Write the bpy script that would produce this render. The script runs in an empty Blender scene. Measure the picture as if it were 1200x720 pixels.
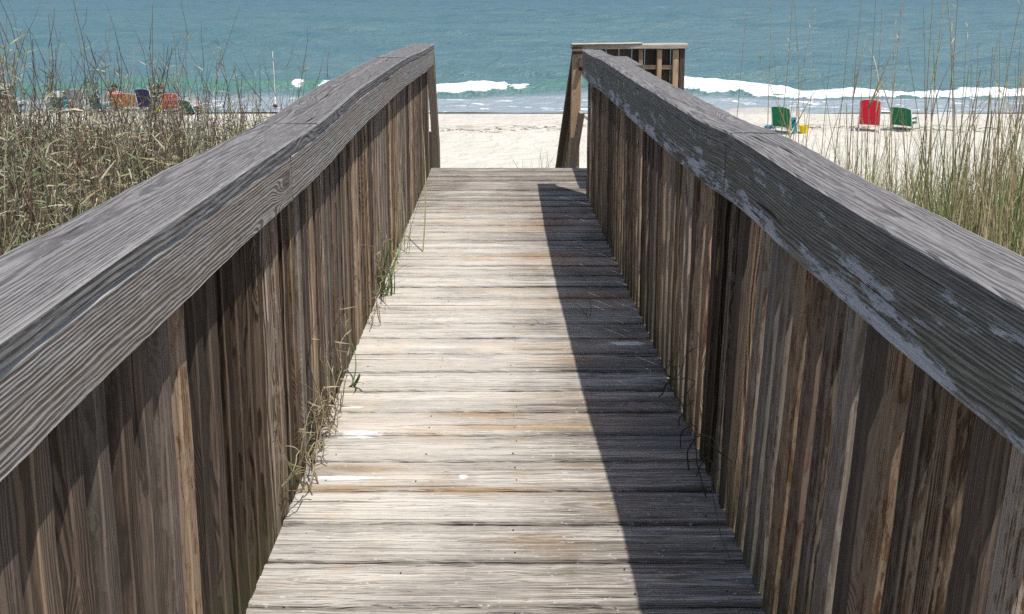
import bpy, math, random
import numpy as np
from mathutils import Vector, Matrix
random.seed(7); rng = np.random.default_rng(11)
S = bpy.context.scene
COL = S.collection
R = math.radians

# ------------------------------------------------------------------ camera
cam_d = bpy.data.cameras.new('camera'); cam = bpy.data.objects.new('camera', cam_d); COL.objects.link(cam)
EYE = 1.5; TH = R(8.0); F = 900.0
cam.location = (0, 0, EYE); cam.rotation_euler = (R(90) - TH, 0, 0)
cam_d.sensor_width = 36; cam_d.lens = 27.0
cam_d.shift_x = 0.0058; cam_d.shift_y = -0.2046
cam_d.clip_start = 0.05; cam_d.clip_end = 20000
S.camera = cam
# ------------------------------------------------------------------ light
SUNV = Vector((0.285, -0.30, 1.0)).normalized()
W = bpy.data.worlds.new('World'); S.world = W; W.use_nodes = True
wn = W.node_tree; wn.nodes.clear()
sky = wn.nodes.new('ShaderNodeTexSky'); sky.sky_type = 'NISHITA'; sky.sun_disc = False
sky.sun_elevation = math.asin(SUNV.z); sky.sun_rotation = math.atan2(SUNV.x, SUNV.y)
sky.air_density = 1.0; sky.dust_density = 1.5; sky.ozone_density = 1.0
bg = wn.nodes.new('ShaderNodeBackground'); bg.inputs[1].default_value = 0.145
wo = wn.nodes.new('ShaderNodeOutputWorld')
wn.links.new(sky.outputs[0], bg.inputs[0]); wn.links.new(bg.outputs[0], wo.inputs[0])
sd = bpy.data.lights.new('sun', 'SUN'); sd.energy = 4.7; sd.angle = R(0.53); sd.color = (1, 0.96, 0.9)
sun = bpy.data.objects.new('sun', sd); COL.objects.link(sun)
sun.rotation_euler = SUNV.to_track_quat('Z', 'Y').to_euler()
S.view_settings.view_transform = 'Standard'; S.view_settings.look = 'None'
S.view_settings.exposure = 0.0; S.view_settings.gamma = 1.0; S.view_settings.use_curve_mapping = False
S.render.engine = 'CYCLES'
S.cycles.max_bounces = 6; S.cycles.diffuse_bounces = 3; S.cycles.glossy_bounces = 3
S.cycles.use_denoising = False

# ------------------------------------------------------------------ helpers
def link(o, parent=None):
    COL.objects.link(o)
    if parent is not None: o.parent = parent
    return o
def tag(o, label=None, cat=None, group=None, kind=None):
    if label: o['label'] = label
    if cat: o['category'] = cat
    if group: o['group'] = group
    if kind: o['kind'] = kind
    return o
def empty(name, loc, rz=0.0):
    o = bpy.data.objects.new(name, None); o.empty_display_size = 0.1
    o.location = loc; o.rotation_euler = (0, 0, rz); return link(o)
def copy_tree(o, parent=None):
    c = o.copy(); COL.objects.link(c); c.parent = parent
    for ch in list(o.children): copy_tree(ch, c)
    return c

class MB:
    """collects verts / faces, with optional grain coordinates, random vector and colour"""
    def __init__(s): s.v = []; s.f = []; s.g = []; s.r = []; s.c = []; s.mi = []; s.sm = []
    def add(s, vs, fs, gs=None, rv=(0, 0, 0), col=None, mi=0, smooth=False):
        b = len(s.v); s.v += [tuple(p) for p in vs]
        s.g += [tuple(p) for p in (gs if gs is not None else vs)]
        s.r += [tuple(rv)] * len(vs)
        if col is None: col = (1, 1, 1)
        s.c += ([tuple(col) + (1,)] * len(vs)) if not hasattr(col[0], '__len__') else [tuple(c) + (1,) for c in col]
        for f in fs: s.f.append(tuple(b + i for i in f)); s.mi.append(mi); s.sm.append(smooth)
    def build(s, name, mats, parent=None, loc=None):
        me = bpy.data.meshes.new(name); me.from_pydata(s.v, [], s.f)
        if not isinstance(mats, (list, tuple)): mats = [mats]
        for m in mats: me.materials.append(m)
        me.polygons.foreach_set('material_index', s.mi); me.polygons.foreach_set('use_smooth', s.sm)
        a = me.attributes.new('gc', 'FLOAT_VECTOR', 'POINT'); a.data.foreach_set('vector', np.array(s.g, 'f').ravel())
        a = me.attributes.new('rv', 'FLOAT_VECTOR', 'POINT'); a.data.foreach_set('vector', np.array(s.r, 'f').ravel())
        a = me.attributes.new('col', 'FLOAT_COLOR', 'POINT'); a.data.foreach_set('color', np.array(s.c, 'f').ravel())
        me.update(); o = bpy.data.objects.new(name, me)
        if loc is not None: o.location = loc
        return link(o, parent)
def rv(): return (random.random(), random.random(), random.random())

def timber(mb, path, w, t, across, up, seg=0.06, cham=0.004, wob=0.0012, nw=4, mi=0, capdark=False, rvv=None, taper=None):
    """board swept along path (points); w measured along `across`, t along `up`; sub-divided, chamfered, slightly worn"""
    P = [Vector(p) for p in path]; L = [0.0]
    for a, b in zip(P, P[1:]): L.append(L[-1] + (b - a).length)
    n = max(2, int(L[-1] / seg) + 1)
    across = Vector(across).normalized(); up = Vector(up).normalized()
    # section outline
    hw, ht = w / 2, t / 2
    sec = []
    for k in range(nw + 1): sec.append((-hw + cham + (w - 2 * cham) * k / nw, ht))
    sec.append((hw, ht - cham)); sec.append((hw, 0)); sec.append((hw, -ht + cham))
    for k in range(nw + 1): sec.append((hw - cham - (w - 2 * cham) * k / nw, -ht))
    sec.append((-hw, -ht + cham)); sec.append((-hw, 0)); sec.append((-hw, ht - cham))
    m = len(sec); off = Vector((random.uniform(0, 50), random.uniform(-.02, .02), 0))
    ph = [random.uniform(0, 6.28) for _ in range(6)]
    vs, gs, fs, ed = [], [], [], []
    kset = {0, nw, nw + 1, nw + 3, nw + 4, 2 * nw + 4, 2 * nw + 5, 2 * nw + 7}
    for i in range(n):
        s_ = L[-1] * i / (n - 1); j = 0
        while j < len(L) - 2 and L[j + 1] < s_: j += 1
        q = P[j].lerp(P[j + 1], (s_ - L[j]) / max(1e-6, L[j + 1] - L[j]))
        for k, (a, u) in enumerate(sec):
            ww = wob * (math.sin(s_ * 37 + ph[0] + k * .9) + .7 * math.sin(s_ * 83 + ph[1] + k * 1.7) + .8 * math.sin(s_ * 11 + ph[2] + k * .4))
            sc = 1 + ww / hw * .6
            vs.append(q + across * (a * sc) + up * (u + ww * .5))
            gs.append((s_ + off.x, a + off.y, u + off.z)); ed.append((1.0, 0, 0) if k in kset else (0.0, 0, 0))
    for i in range(n - 1):
        for k in range(m):
            k2 = (k + 1) % m
            fs.append((i * m + k, i * m + k2, (i + 1) * m + k2, (i + 1) * m + k))
    fs.append(tuple(range(m - 1, -1, -1))); fs.append(tuple((n - 1) * m + k for k in range(m)))
    # orient: check sign
    d = (P[-1] - P[0]).normalized()
    if across.cross(up).dot(d) > 0: fs = [tuple(reversed(f)) for f in fs]
    mb.add(vs, fs, gs, rvv or rv(), mi=mi, col=ed)

def box(mb, c, s, rot=None, mi=0, col=None, bev=0.0):
    x, y, z = (d / 2 for d in s); c = Vector(c)
    vs = [Vector((sx * x, sy * y, sz * z)) for sx in (-1, 1) for sy in (-1, 1) for sz in (-1, 1)]
    if rot is not None: vs = [rot @ v for v in vs]
    mb.add([c + v for v in vs], [(0, 1, 3, 2), (4, 6, 7, 5), (0, 4, 5, 1), (2, 3, 7, 6), (0, 2, 6, 4), (1, 5, 7, 3)], [v for v in vs], rv(), mi=mi, col=col)
def tube(mb, pts, rad, n=8, mi=0, col=None, smooth=True, cap=True):
    P = [Vector(p) for p in pts]; m = len(P)
    rad = rad if hasattr(rad, '__len__') else [rad] * m
    vs, fs = [], []
    ref = Vector((0.31, 0.17, 0.93))
    for i in range(m):
        d = (P[min(i + 1, m - 1)] - P[max(i - 1, 0)]).normalized()
        r_ = ref if abs(d.dot(ref)) < .95 else Vector((1, 0, 0))
        a = d.cross(r_).normalized(); b = d.cross(a).normalized()
        for k in range(n):
            t = 2 * math.pi * k / n
            vs.append(P[i] + (a * math.cos(t) + b * math.sin(t)) * rad[i])
    for i in range(m - 1):
        for k in range(n):
            k2 = (k + 1) % n; fs.append((i * n + k, (i + 1) * n + k, (i + 1) * n + k2, i * n + k2))
    if cap: fs.append(tuple(range(n))); fs.append(tuple((m - 1) * n + k for k in range(n - 1, -1, -1)))
    mb.add(vs, fs, None, rv(), mi=mi, col=col, smooth=smooth)

# numpy value noise
def _h(ix, iy, s):
    n = (ix.astype(np.int64) * 374761393 + iy.astype(np.int64) * 668265263 + s * 1442695041) & 0xffffffff
    n = ((n ^ (n >> 13)) * 1274126177) & 0xffffffff
    return ((n ^ (n >> 16)) & 0xffff) / 65535.0
def vn(x, y, s=0):
    x = np.asarray(x, float); y = np.asarray(y, float)
    ix = np.floor(x); iy = np.floor(y); fx = x - ix; fy = y - iy
    fx = fx * fx * (3 - 2 * fx); fy = fy * fy * (3 - 2 * fy)
    a = _h(ix, iy, s); b = _h(ix + 1, iy, s); c = _h(ix, iy + 1, s); d = _h(ix + 1, iy + 1, s)
    return (a + (b - a) * fx) * (1 - fy) + (c + (d - c) * fx) * fy
def fbm(x, y, s=0, o=4):
    t = 0; a = .5
    for i in range(o): t = t + a * vn(x * 2 ** i, y * 2 ** i, s + i * 7); a *= .5
    return t
def sst(a, b, x):
    t = np.clip((np.asarray(x, float) - a) / (b - a), 0, 1); return t * t * (3 - 2 * t)
def interp(tab, y):
    ys = [t[0] for t in tab]
    return [float(np.interp(y, ys, [t[k] for t in tab])) for k in range(1, len(tab[0]))]

# ------------------------------------------------------------------ node helper
class NT:
    def __init__(s, name):
        s.m = bpy.data.materials.new(name); s.m.use_nodes = True
        s.n = s.m.node_tree.nodes; s.l = s.m.node_tree.links; s.n.clear()
        s.out = s.n.new('ShaderNodeOutputMaterial'); s.b = s.n.new('ShaderNodeBsdfPrincipled')
        s.l.new(s.b.outputs[0], s.out.inputs[0])
    def put(s, sock, v):
        if isinstance(v, bpy.types.NodeSocket): s.l.new(v, sock)
        elif v is not None:
            if sock.type == 'RGBA' and len(v) == 3: v = tuple(v) + (1,)
            sock.default_value = v
    def m_(s, op, a, b=None, c=None, clamp=False):
        n = s.n.new('ShaderNodeMath'); n.operation = op; n.use_clamp = clamp
        s.put(n.inputs[0], a); s.put(n.inputs[1], b); s.put(n.inputs[2], c); return n.outputs[0]
    def add(s, a, b): return s.m_('ADD', a, b)
    def sub(s, a, b): return s.m_('SUBTRACT', a, b)
    def mul(s, a, b): return s.m_('MULTIPLY', a, b)
    def vec(s, x, y, z):
        n = s.n.new('ShaderNodeCombineXYZ')
        for i, v in enumerate((x, y, z)): s.put(n.inputs[i], v)
        return n.outputs[0]
    def xyz(s, v):
        n = s.n.new('ShaderNodeSeparateXYZ'); s.l.new(v, n.inputs[0]); return n.outputs
    def attr(s, name, out='Vector'):
        n = s.n.new('ShaderNodeAttribute'); n.attribute_name = name; return n.outputs[out]
    def obj(s): return s.n.new('ShaderNodeTexCoord').outputs['Object']
    def geo(s, o='Position'): return s.n.new('ShaderNodeNewGeometry').outputs[o]
    def rand(s): return s.n.new('ShaderNodeObjectInfo').outputs['Random']
    def noise(s, v, scale=1, detail=3, rough=.55, dist=0, out='Fac'):
        n = s.n.new('ShaderNodeTexNoise'); s.put(n.inputs['Vector'], v); s.put(n.inputs['Scale'], scale)
        n.inputs['Detail'].default_value = detail; n.inputs['Roughness'].default_value = rough
        n.inputs['Distortion'].default_value = dist; return n.outputs[out]
    def vor(s, v, scale=1, out='Distance'):
        n = s.n.new('ShaderNodeTexVoronoi'); s.put(n.inputs['Vector'], v); s.put(n.inputs['Scale'], scale); return n.outputs[out]
    def ss(s, a, b, x):
        n = s.n.new('ShaderNodeMapRange'); n.interpolation_type = 'SMOOTHSTEP'; s.put(n.inputs[0], x)
        s.put(n.inputs[1], a); s.put(n.inputs[2], b); return n.outputs[0]
    def mr(s, x, a, b, c, d):
        n = s.n.new('ShaderNodeMapRange'); s.put(n.inputs[0], x)
        for i, v in enumerate((a, b, c, d)): s.put(n.inputs[i + 1], v)
        return n.outputs[0]
    def mix(s, f, a, b, mode='MIX'):
        n = s.n.new('ShaderNodeMix'); n.data_type = 'RGBA'; n.blend_type = mode
        s.put(n.inputs[0], f); s.put(n.inputs[6], a); s.put(n.inputs[7], b); return n.outputs[2]
    def bump(s, h, dist=.01, strength=1, normal=None):
        n = s.n.new('ShaderNodeBump'); n.inputs['Strength'].default_value = strength
        n.inputs['Distance'].default_value = dist; s.put(n.inputs['Height'], h)
        if normal is not None: s.put(n.inputs['Normal'], normal)
        return n.outputs[0]
    def fin(s, col, rough=.8, bump=None, spec=.3):
        s.put(s.b.inputs['Base Color'], col); s.put(s.b.inputs['Roughness'], rough)
        s.put(s.b.inputs['Specular IOR Level'], spec)
        if bump is not None: s.put(s.b.inputs['Normal'], bump)
        return s.m

def wood(name, light, dark, spacing=.006, ringamt=.8, tonevar=.25, warm=None, warmamt=0.0, flake=None, flakeamt=0.0,
         flakecol=(.45, .45, .46), crack=.5, t0=-.045, bumpd=.0012, fine=.35, knots=True, streak=0.0, streakcol=(.7, .68, .65), wander=.025, fibb=.14, edge=.4, edgedark=0.0, fibl=9, fibf=420, lw=.35, wigf=9, wiga=.0035, flakebias=0.0, spec=.2, woff=0.0, extra=None):
    k = NT(name)
    g = k.xyz(k.attr('gc')); r = k.xyz(k.attr('rv'))
    A, B, T = g[0], g[1], g[2]
    r0, r1, r2 = r[0], r[1], r[2]
    seed = k.mul(r0, 37.0)
    # slow wander of the pith
    lo = k.noise(k.vec(k.mul(A, 1.6), k.mul(B, 5.0), k.add(k.mul(T, 5.0), seed)), 1, 2, .5)
    lo2 = k.noise(k.vec(k.mul(A, 1.1), seed, 3.1), 1, 2, .5)
    w0 = k.mr(lo2, .25, .75, -wander, wander)
    tt = k.add(T, k.add(t0, k.mr(lo, .25, .75, -wander * .8, wander * .8)))
    bb = k.add(k.add(B, woff), k.add(w0, k.mr(r1, 0, 1, -.03, .03)))
    rad = k.m_('SQRT', k.add(k.mul(bb, bb), k.mul(tt, tt)))
    if knots:
        kv = k.vec(k.add(k.mul(A, 1.9), seed), k.mul(B, 7.0), k.mul(T, 4.0))
        kd = k.vor(kv, 1.0); kn = k.ss(.30, .0, kd); rad = k.add(rad, k.mul(kn, .03)); knc = k.ss(.10, .03, kd)
    wig = k.noise(k.vec(k.mul(A, wigf), k.mul(B, 40), k.mul(T, 40)), 1, 2, .6)
    rad = k.add(rad, k.mul(k.sub(wig, .5), wiga))
    var = k.noise(k.vec(k.mul(rad, 60), seed, 0), 1, 1, .5)
    ph = k.add(k.mul(rad, 1.0 / spacing), k.mul(var, 2.0))
    fr = k.m_('FRACT', ph)
    line = k.mul(k.ss(lw, lw + .35, fr), k.ss(1.0, .90, fr))          # dark late-wood line
    fib = k.noise(k.vec(k.mul(A, fibl), k.mul(B, fibf), k.mul(T, fibf)), 1, 3, .6)
    fib2 = k.noise(k.vec(k.mul(A, 30), k.mul(B, 900), k.mul(T, 900)), 1, 2, .6)
    crn = k.noise(k.vec(k.add(k.mul(A, 2.6), seed), k.mul(B, 75), k.mul(T, 75)), 1, 2, .5, .4)
    cr2 = k.noise(k.vec(k.add(k.mul(A, 1.4), seed), k.mul(B, 190), k.mul(T, 190)), 1, 2, .5, .2)
    cr = k.m_('MAXIMUM', k.ss(.31, .25, crn), k.ss(.27, .22, cr2))
    # colours
    lightv = k.mr(r1, 0, 1, 1 - tonevar, 1 + tonevar)
    c = k.mix(k.mul(line, ringamt), light, dark)
    c = k.mix(k.mul(k.ss(.62, .30, fib), fine), c, dark)
    c = k.mix(k.mul(k.ss(.48, .75, fib2), .35), c, tuple(min(1, x * 1.7) for x in light))
    if warm is not None:
        wm = k.noise(k.vec(k.add(k.mul(A, 1.3), seed), k.mul(B, 9), k.mul(T, 9)), 1, 3, .6)
        c = k.mix(k.mul(k.ss(.42, .68, k.add(wm, k.mr(r2, 0, 1, -.22, .16))), warmamt), c, warm)
    if streak:
        st = k.noise(k.vec(k.add(k.mul(A, 2.2), seed), k.mul(B, 110), k.mul(T, 60)), 1, 4, .65)
        pm = k.noise(k.vec(k.mul(A, 1.1), k.mul(B, 14), seed), 1, 3, .6)
        c = k.mix(k.mul(k.ss(.50, .60, k.add(st, k.mr(pm, .3, .7, -.16, .13))), streak), c, streakcol)
    ht = k.sub(k.mul(fib, fibb), k.mul(line, .7))
    if flake is not None:
        fv = k.add(k.mul(k.noise(k.vec(k.add(k.mul(A, flake[0]), seed), k.mul(B, flake[1]), k.mul(T, flake[1])), 1, 6, .72), .8), k.mul(fib, .2))
        if flakebias: fv = k.add(fv, k.mul(k.ss(.02, -.07, B), flakebias))
        fm = k.mul(k.ss(.545, .60, k.add(fv, k.mr(r2, 0, 1, -flake[2], flake[2]))), flakeamt)
        fc = k.mix(k.ss(.4, .6, fib), flakecol, tuple(x * .75 for x in flakecol))
        c = k.mix(fm, c, fc); ht = k.add(ht, k.mul(fm, .5))
    c = k.mix(1.0, c, k.vec(lightv, lightv, lightv), 'MULTIPLY')
    if knots: c = k.mix(k.mul(knc, .75), c, (.05, .035, .025))
    c = k.mix(k.mul(cr, crack), c, (.018, .015, .013)); ht = k.sub(ht, k.mul(cr, 2.2))
    ed = k.attr('col', 'Color'); es = k.n.new('ShaderNodeSeparateColor'); k.l.new(ed, es.inputs[0])
    em = k.mul(k.ss(.90, 1.0, k.add(es.outputs[0], k.mul(k.sub(lo, .5), .35))), edge)
    c = k.mix(em, c, tuple(min(1, x * 1.75) for x in light))
    if edgedark: c = k.mix(k.mul(k.ss(.80, 1.0, k.add(es.outputs[0], k.mul(k.sub(fib, .5), .5))), edgedark), c, (.05, .043, .038))
    if extra: c = extra(k, c)
    return k.fin(c, k.mr(fib, 0, 1, .7, .95), k.bump(ht, bumpd), spec)

def px_deck(x, y):            # where a spot on the deck lies (metres)
    z = EYE * F / (math.cos(TH) * (y + 12)); return ((x - 593) * z / F, (z - EYE * math.sin(TH)) / math.cos(TH))
def px_plane(x, y, D):        # spot D metres below the eye
    z = D * F / (math.cos(TH) * (y + 12)); return ((x - 593) * z / F, (z - D * math.sin(TH)) / math.cos(TH))

M = {}
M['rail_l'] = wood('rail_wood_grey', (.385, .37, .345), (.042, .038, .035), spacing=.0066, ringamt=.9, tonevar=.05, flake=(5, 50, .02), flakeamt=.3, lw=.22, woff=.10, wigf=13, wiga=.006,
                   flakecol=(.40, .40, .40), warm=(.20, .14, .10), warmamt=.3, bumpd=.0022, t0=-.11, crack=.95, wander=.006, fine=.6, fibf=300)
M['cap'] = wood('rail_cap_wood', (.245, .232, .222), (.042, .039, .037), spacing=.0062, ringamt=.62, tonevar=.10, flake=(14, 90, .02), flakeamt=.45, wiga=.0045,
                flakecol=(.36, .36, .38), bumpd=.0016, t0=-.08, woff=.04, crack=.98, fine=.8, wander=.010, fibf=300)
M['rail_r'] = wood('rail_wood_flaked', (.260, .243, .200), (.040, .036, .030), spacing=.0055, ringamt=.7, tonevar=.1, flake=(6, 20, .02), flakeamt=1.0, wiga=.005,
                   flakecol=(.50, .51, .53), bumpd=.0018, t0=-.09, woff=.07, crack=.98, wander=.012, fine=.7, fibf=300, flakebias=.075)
def picket_extra(k, c):
    z = k.xyz(k.geo())[2]
    n = k.noise(k.vec(k.mul(k.xyz(k.attr('rv'))[0], 30), 0, k.mul(z, 6)), 1, 2, .5)
    gy = k.mul(k.ss(.45, .9, k.rand()), .75); c = k.mix(gy, c, k.mix(.55, c, (.26, .25, .235)))
    r9 = k.m_('FRACT', k.mul(k.rand(), 7.31)); c = k.mix(k.mul(k.ss(.55, .25, r9), .9), c, k.mix(1.0, c, (.46, .40, .37), 'MULTIPLY')); c = k.mix(k.mul(k.ss(.72, .9, r9), .8), c, k.mix(1.0, c, (1.30, 1.12, .92), 'MULTIPLY'))
    low = k.mul(k.ss(.28, -.02, k.add(z, k.mul(k.sub(n, .5), .3))), .35)
    return k.mix(low, c, (.10, .11, .05))
M['picket'] = wood('picket_wood', (.285, .225, .172), (.022, .015, .011), spacing=.0052, ringamt=.85, tonevar=.58, warm=(.175, .10, .055), warmamt=.4, fine=.85, fibf=230, fibl=5, lw=.3, spec=.08,
                   flake=(13, 55, .11), flakeamt=.5, flakecol=(.36, .32, .275), bumpd=.0012, t0=-.04, crack=.9, wander=.012, edge=.35, extra=picket_extra)
M['new_wood'] = wood('stair_post_wood', (.42, .30, .19), (.24, .15, .09), spacing=.006, ringamt=.5, tonevar=.2, bumpd=.0008, crack=.3)
M['old_dark'] = wood('stair_dark_wood', (.13, .10, .08), (.05, .04, .033), spacing=.006, ringamt=.5, tonevar=.2, bumpd=.0008, crack=.4)
M['pale_cap'] = wood('stair_cap_wood', (.42, .38, .31), (.25, .21, .17), spacing=.006, ringamt=.5, tonevar=.2, bumpd=.0008, crack=.3)

STAINS = [  # x px, y px, half length m, half width m, kind
    (422, 509, .085, .026, 'w'), (400, 560, .13, .009, 'w'), (543, 558, .016, .012, 'w'), (412, 477, .05, .006, 'w'), (735, 402, .09, .02, 'w'),
    (420, 549, .22, .022, 't'), (400, 573, .20, .02, 't'), (560, 574, .26, .022, 't'), (620, 500, .30, .022, 't'), (560, 485, .2, .03, 't'),
    (700, 345, .25, .05, 't'), (640, 300, .3, .06, 't')]
def deck_extra(k, c):
    p = k.xyz(k.geo()); X, Y = p[0], p[1]
    nz = k.noise(k.vec(k.mul(X, 22), k.mul(Y, 60), 0), 1, 4, .7); nz2 = k.noise(k.vec(k.mul(X, 3), k.mul(Y, 90), 5), 1, 3, .6)
    # bleached, sand-scoured area
    bl = k.noise(k.vec(k.mul(X, 1.6), k.mul(Y, 1.3), 2), 1, 3, .6)
    zx, zy = px_deck(500, 375); dx = k.mul(k.sub(X, zx), 1 / .55); dy = k.mul(k.sub(Y, zy), 1 / 1.9)
    dz = k.add(k.m_('SQRT', k.add(k.mul(dx, dx), k.mul(dy, dy))), k.mul(k.sub(nz2, .5), 1.3)); dz = k.add(dz, k.mul(k.sub(bl, .5), 1.2))
    c = k.mix(k.mul(k.ss(1.35, .45, dz), .62), c, (.74, .70, .62))
    c = k.mix(k.mul(k.ss(.50, .66, bl), .30), c, (.62, .58, .51))
    ch = k.noise(k.vec(k.mul(X, 18), k.mul(Y, 110), 7), 1, 5, .72); ch2 = k.noise(k.vec(k.mul(X, 7), k.mul(Y, 240), 17), 1, 3, .7)
    c = k.mix(k.mul(k.ss(.50, .72, ch), .35), c, (.60, .57, .51)); c = k.mix(k.mul(k.ss(.385, .33, ch2), .8), c, (.12, .105, .10))
    for (x, y, a, b, kind) in STAINS:
        cx, cy = px_deck(x, y)
        dx = k.mul(k.sub(X, cx), 1 / a); dy = k.mul(k.sub(Y, cy), 1 / b)
        d = k.add(k.m_('SQRT', k.add(k.mul(dx, dx), k.mul(dy, dy))), k.mul(k.sub(nz if kind == 'w' else nz2, .5), 1.6))
        if kind == 'w': c = k.mix(k.ss(1.0, .70, d), c, (.86, .85, .82))
        else: c = k.mix(k.mul(k.ss(1.2, .3, d), .7), c, (.36, .235, .12), 'MIX')
    lg = k.noise(k.vec(k.mul(X, .8), k.mul(Y, 62), 11), 1, 2, .55, .15); c = k.mix(k.mul(k.ss(.375, .33, lg), .75), c, (.09, .075, .065))
    pt = k.noise(k.vec(k.mul(X, 2.6), k.mul(Y, 8), 31), 1, 4, .65); pg = k.noise(k.vec(k.mul(X, 2.2), k.mul(Y, 7), 57), 1, 4, .65)
    c = k.mix(k.mul(k.ss(.52, .68, pt), .5), c, k.mix(1.0, c, (.98, .80, .60), 'MULTIPLY')); c = k.mix(k.mul(k.ss(.50, .66, pg), .6), c, k.mix(1.0, c, (.66, .67, .70), 'MULTIPLY'))
    hr = k.noise(k.vec(k.mul(X, 14), k.mul(Y, 330), 3), 1, 3, .6); c = k.mix(k.mul(k.ss(.37, .33, hr), .85), c, (.07, .06, .055))
    fl = k.noise(k.vec(k.mul(X, 30), k.mul(Y, 85), 13), 1, 6, .75); c = k.mix(k.mul(k.ss(.60, .64, fl), .75), c, (.66, .64, .60))
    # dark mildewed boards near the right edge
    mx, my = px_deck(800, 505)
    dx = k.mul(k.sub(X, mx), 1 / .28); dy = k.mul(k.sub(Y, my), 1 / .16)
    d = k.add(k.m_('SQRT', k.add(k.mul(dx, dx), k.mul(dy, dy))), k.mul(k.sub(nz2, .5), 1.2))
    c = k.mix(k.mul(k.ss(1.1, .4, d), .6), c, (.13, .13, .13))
    return c
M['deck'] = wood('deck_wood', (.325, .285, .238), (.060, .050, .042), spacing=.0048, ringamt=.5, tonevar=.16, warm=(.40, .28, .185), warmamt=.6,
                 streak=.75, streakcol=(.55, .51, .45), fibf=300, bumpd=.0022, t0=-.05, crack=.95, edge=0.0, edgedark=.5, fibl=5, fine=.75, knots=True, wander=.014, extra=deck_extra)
def flat(name, col, rough=.6, spec=.3, nscale=0, var=.15):
    k = NT(name)
    if nscale:
        n = k.noise(k.obj(), nscale, 3, .6); v = k.mr(n, .25, .75, 1 - var, 1 + var)
        c = k.mix(1.0, col, k.vec(v, v, v), 'MULTIPLY'); return k.fin(c, rough, None, spec)
    return k.fin(col, rough, None, spec)
M['nail'] = flat('nail_rust', (.05, .035, .025), .7)

# ------------------------------------------------------------------ terrain
def ground(X, Y):
    X = np.asarray(X, float); Y = np.asarray(Y, float)
    beach = -2.2 - .25 * sst(19, 25.5, Y) - 1.3 * sst(25.5, 36, Y)
    dune = -0.50 + .22 * (fbm(X * .35, Y * .35, 3) - .45) * 2
    side = sst(.9, 1.8, np.abs(X))
    end = 12.5 + 2.0 * (fbm(X * .15 + 9, Y * .0 + 2, 5) - .45)
    hd = dune + (-2.2 - dune) * sst(5.0, 1.0, 0) * sst(4.5, end, Y)
    hc = -1.0 + (-2.2 + 1.0) * sst(4.5, 9.6, Y)
    h = hc + (hd - hc) * side
    h = np.minimum(h, 9)
    h = np.where(Y > 12, np.minimum(h, h), h)
    k = sst(11, 14.5, Y)
    h = h * (1 - k) + beach * k
    foot = (fbm(X * 2.2, Y * 2.2, 8, 3) - .44) * .10 * (1 - sst(21, 24, Y))
    return h + foot
def grid_mesh(xs, ys, zf, name, mat, kind, smooth=True, attrs=None):
    ny, nx = xs.shape
    Z = zf
    co = np.stack([xs, ys, Z], -1).reshape(-1, 3).astype('f')
    i = np.arange(ny - 1)[:, None] * nx + np.arange(nx - 1)[None]
    q = np.stack([i, i + 1, i + nx + 1, i + nx], -1).reshape(-1, 4)
    me = bpy.data.meshes.new(name); me.vertices.add(len(co)); me.vertices.foreach_set('co', co.ravel())
    me.loops.add(q.size); me.loops.foreach_set('vertex_index', q.ravel().astype('i'))
    me.polygons.add(len(q)); me.polygons.foreach_set('loop_start', np.arange(len(q), dtype='i') * 4)
    try: me.polygons.foreach_set('loop_total', np.full(len(q), 4, 'i'))
    except Exception: pass
    me.polygons.foreach_set('use_smooth', np.ones(len(q), bool))
    if attrs:
        for nme, arr in attrs.items():
            a = me.attributes.new(nme, 'FLOAT_COLOR', 'POINT'); a.data.foreach_set('color', arr.reshape(-1, 4).astype('f').ravel())
    me.materials.append(mat); me.update(calc_edges=True); me.validate()
    o = bpy.data.objects.new(name, me); tag(o, kind=kind); return link(o)

k = NT('beach_sand')
p = k.geo(); P = k.xyz(p)
n1 = k.noise(p, .5, 4, .6); n2 = k.noise(p, 6, 4, .65); n3 = k.noise(p, 60, 3, .6); n4 = k.noise(k.vec(k.mul(P[0], 1.2), k.mul(P[1], 2.5), 0), 1, 4, .7)
c = k.mix(k.mr(n1, .3, .7, 0, 1), (.53, .495, .42), (.62, .585, .505))
c = k.mix(k.mul(k.ss(.56, .70, n2), .30), c, (.50, .44, .35))
c = k.mix(k.mul(k.ss(.60, .72, n3), .35), c, (.45, .38, .29))
# wrack line and trodden sand
wr = k.mul(k.ss(.9, .2, k.m_('ABSOLUTE', k.sub(P[1], k.add(20.1, k.mul(n1, 1.6))))), k.ss(.46, .58, n4))
c = k.mix(k.mul(wr, .55), c, (.30, .24, .17))
tr = k.mul(k.ss(19.5, 21.5, P[1]), k.ss(.50, .60, n4)); c = k.mix(k.mul(tr, .22), c, (.42, .36, .28))
wet = k.ss(23.6, 25.0, k.add(P[1], k.mul(k.sub(n1, .5), 1.5)))
c = k.mix(k.mul(wet, .6), c, (.40, .37, .32))
n5 = k.noise(p, 2.2, 3, .6)
bmp = k.add(k.add(k.mul(n2, .6), k.mul(n3, .12)), k.mul(k.ss(.35, .6, n5), 1.0))
M['sand'] = k.fin(c, k.mr(wet, 0, 1, .95, .35), k.bump(bmp, .06, .7), .2)

def axis(segs):
    out = [segs[0][0]]
    for a, b, st in segs:
        n = max(1, int(round((b - a) / st))); out += list(a + (b - a) * (np.arange(1, n + 1) / n))
    return np.array(out)
gx = axis([(-400, -60, 20), (-60, -20, 2), (-20, -8, .4), (-8, 8, .12), (8, 20, .4), (20, 60, 2), (60, 400, 20)])
gy = axis([(-60, -4, 4), (-4, 0, .5), (0, 12, .12), (12, 27, .16), (27, 40, .5)])
GX, GY = np.meshgrid(gx, gy)
grid_mesh(GX, GY, ground(GX, GY), 'sand_beach', M['sand'], 'structure')

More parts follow.
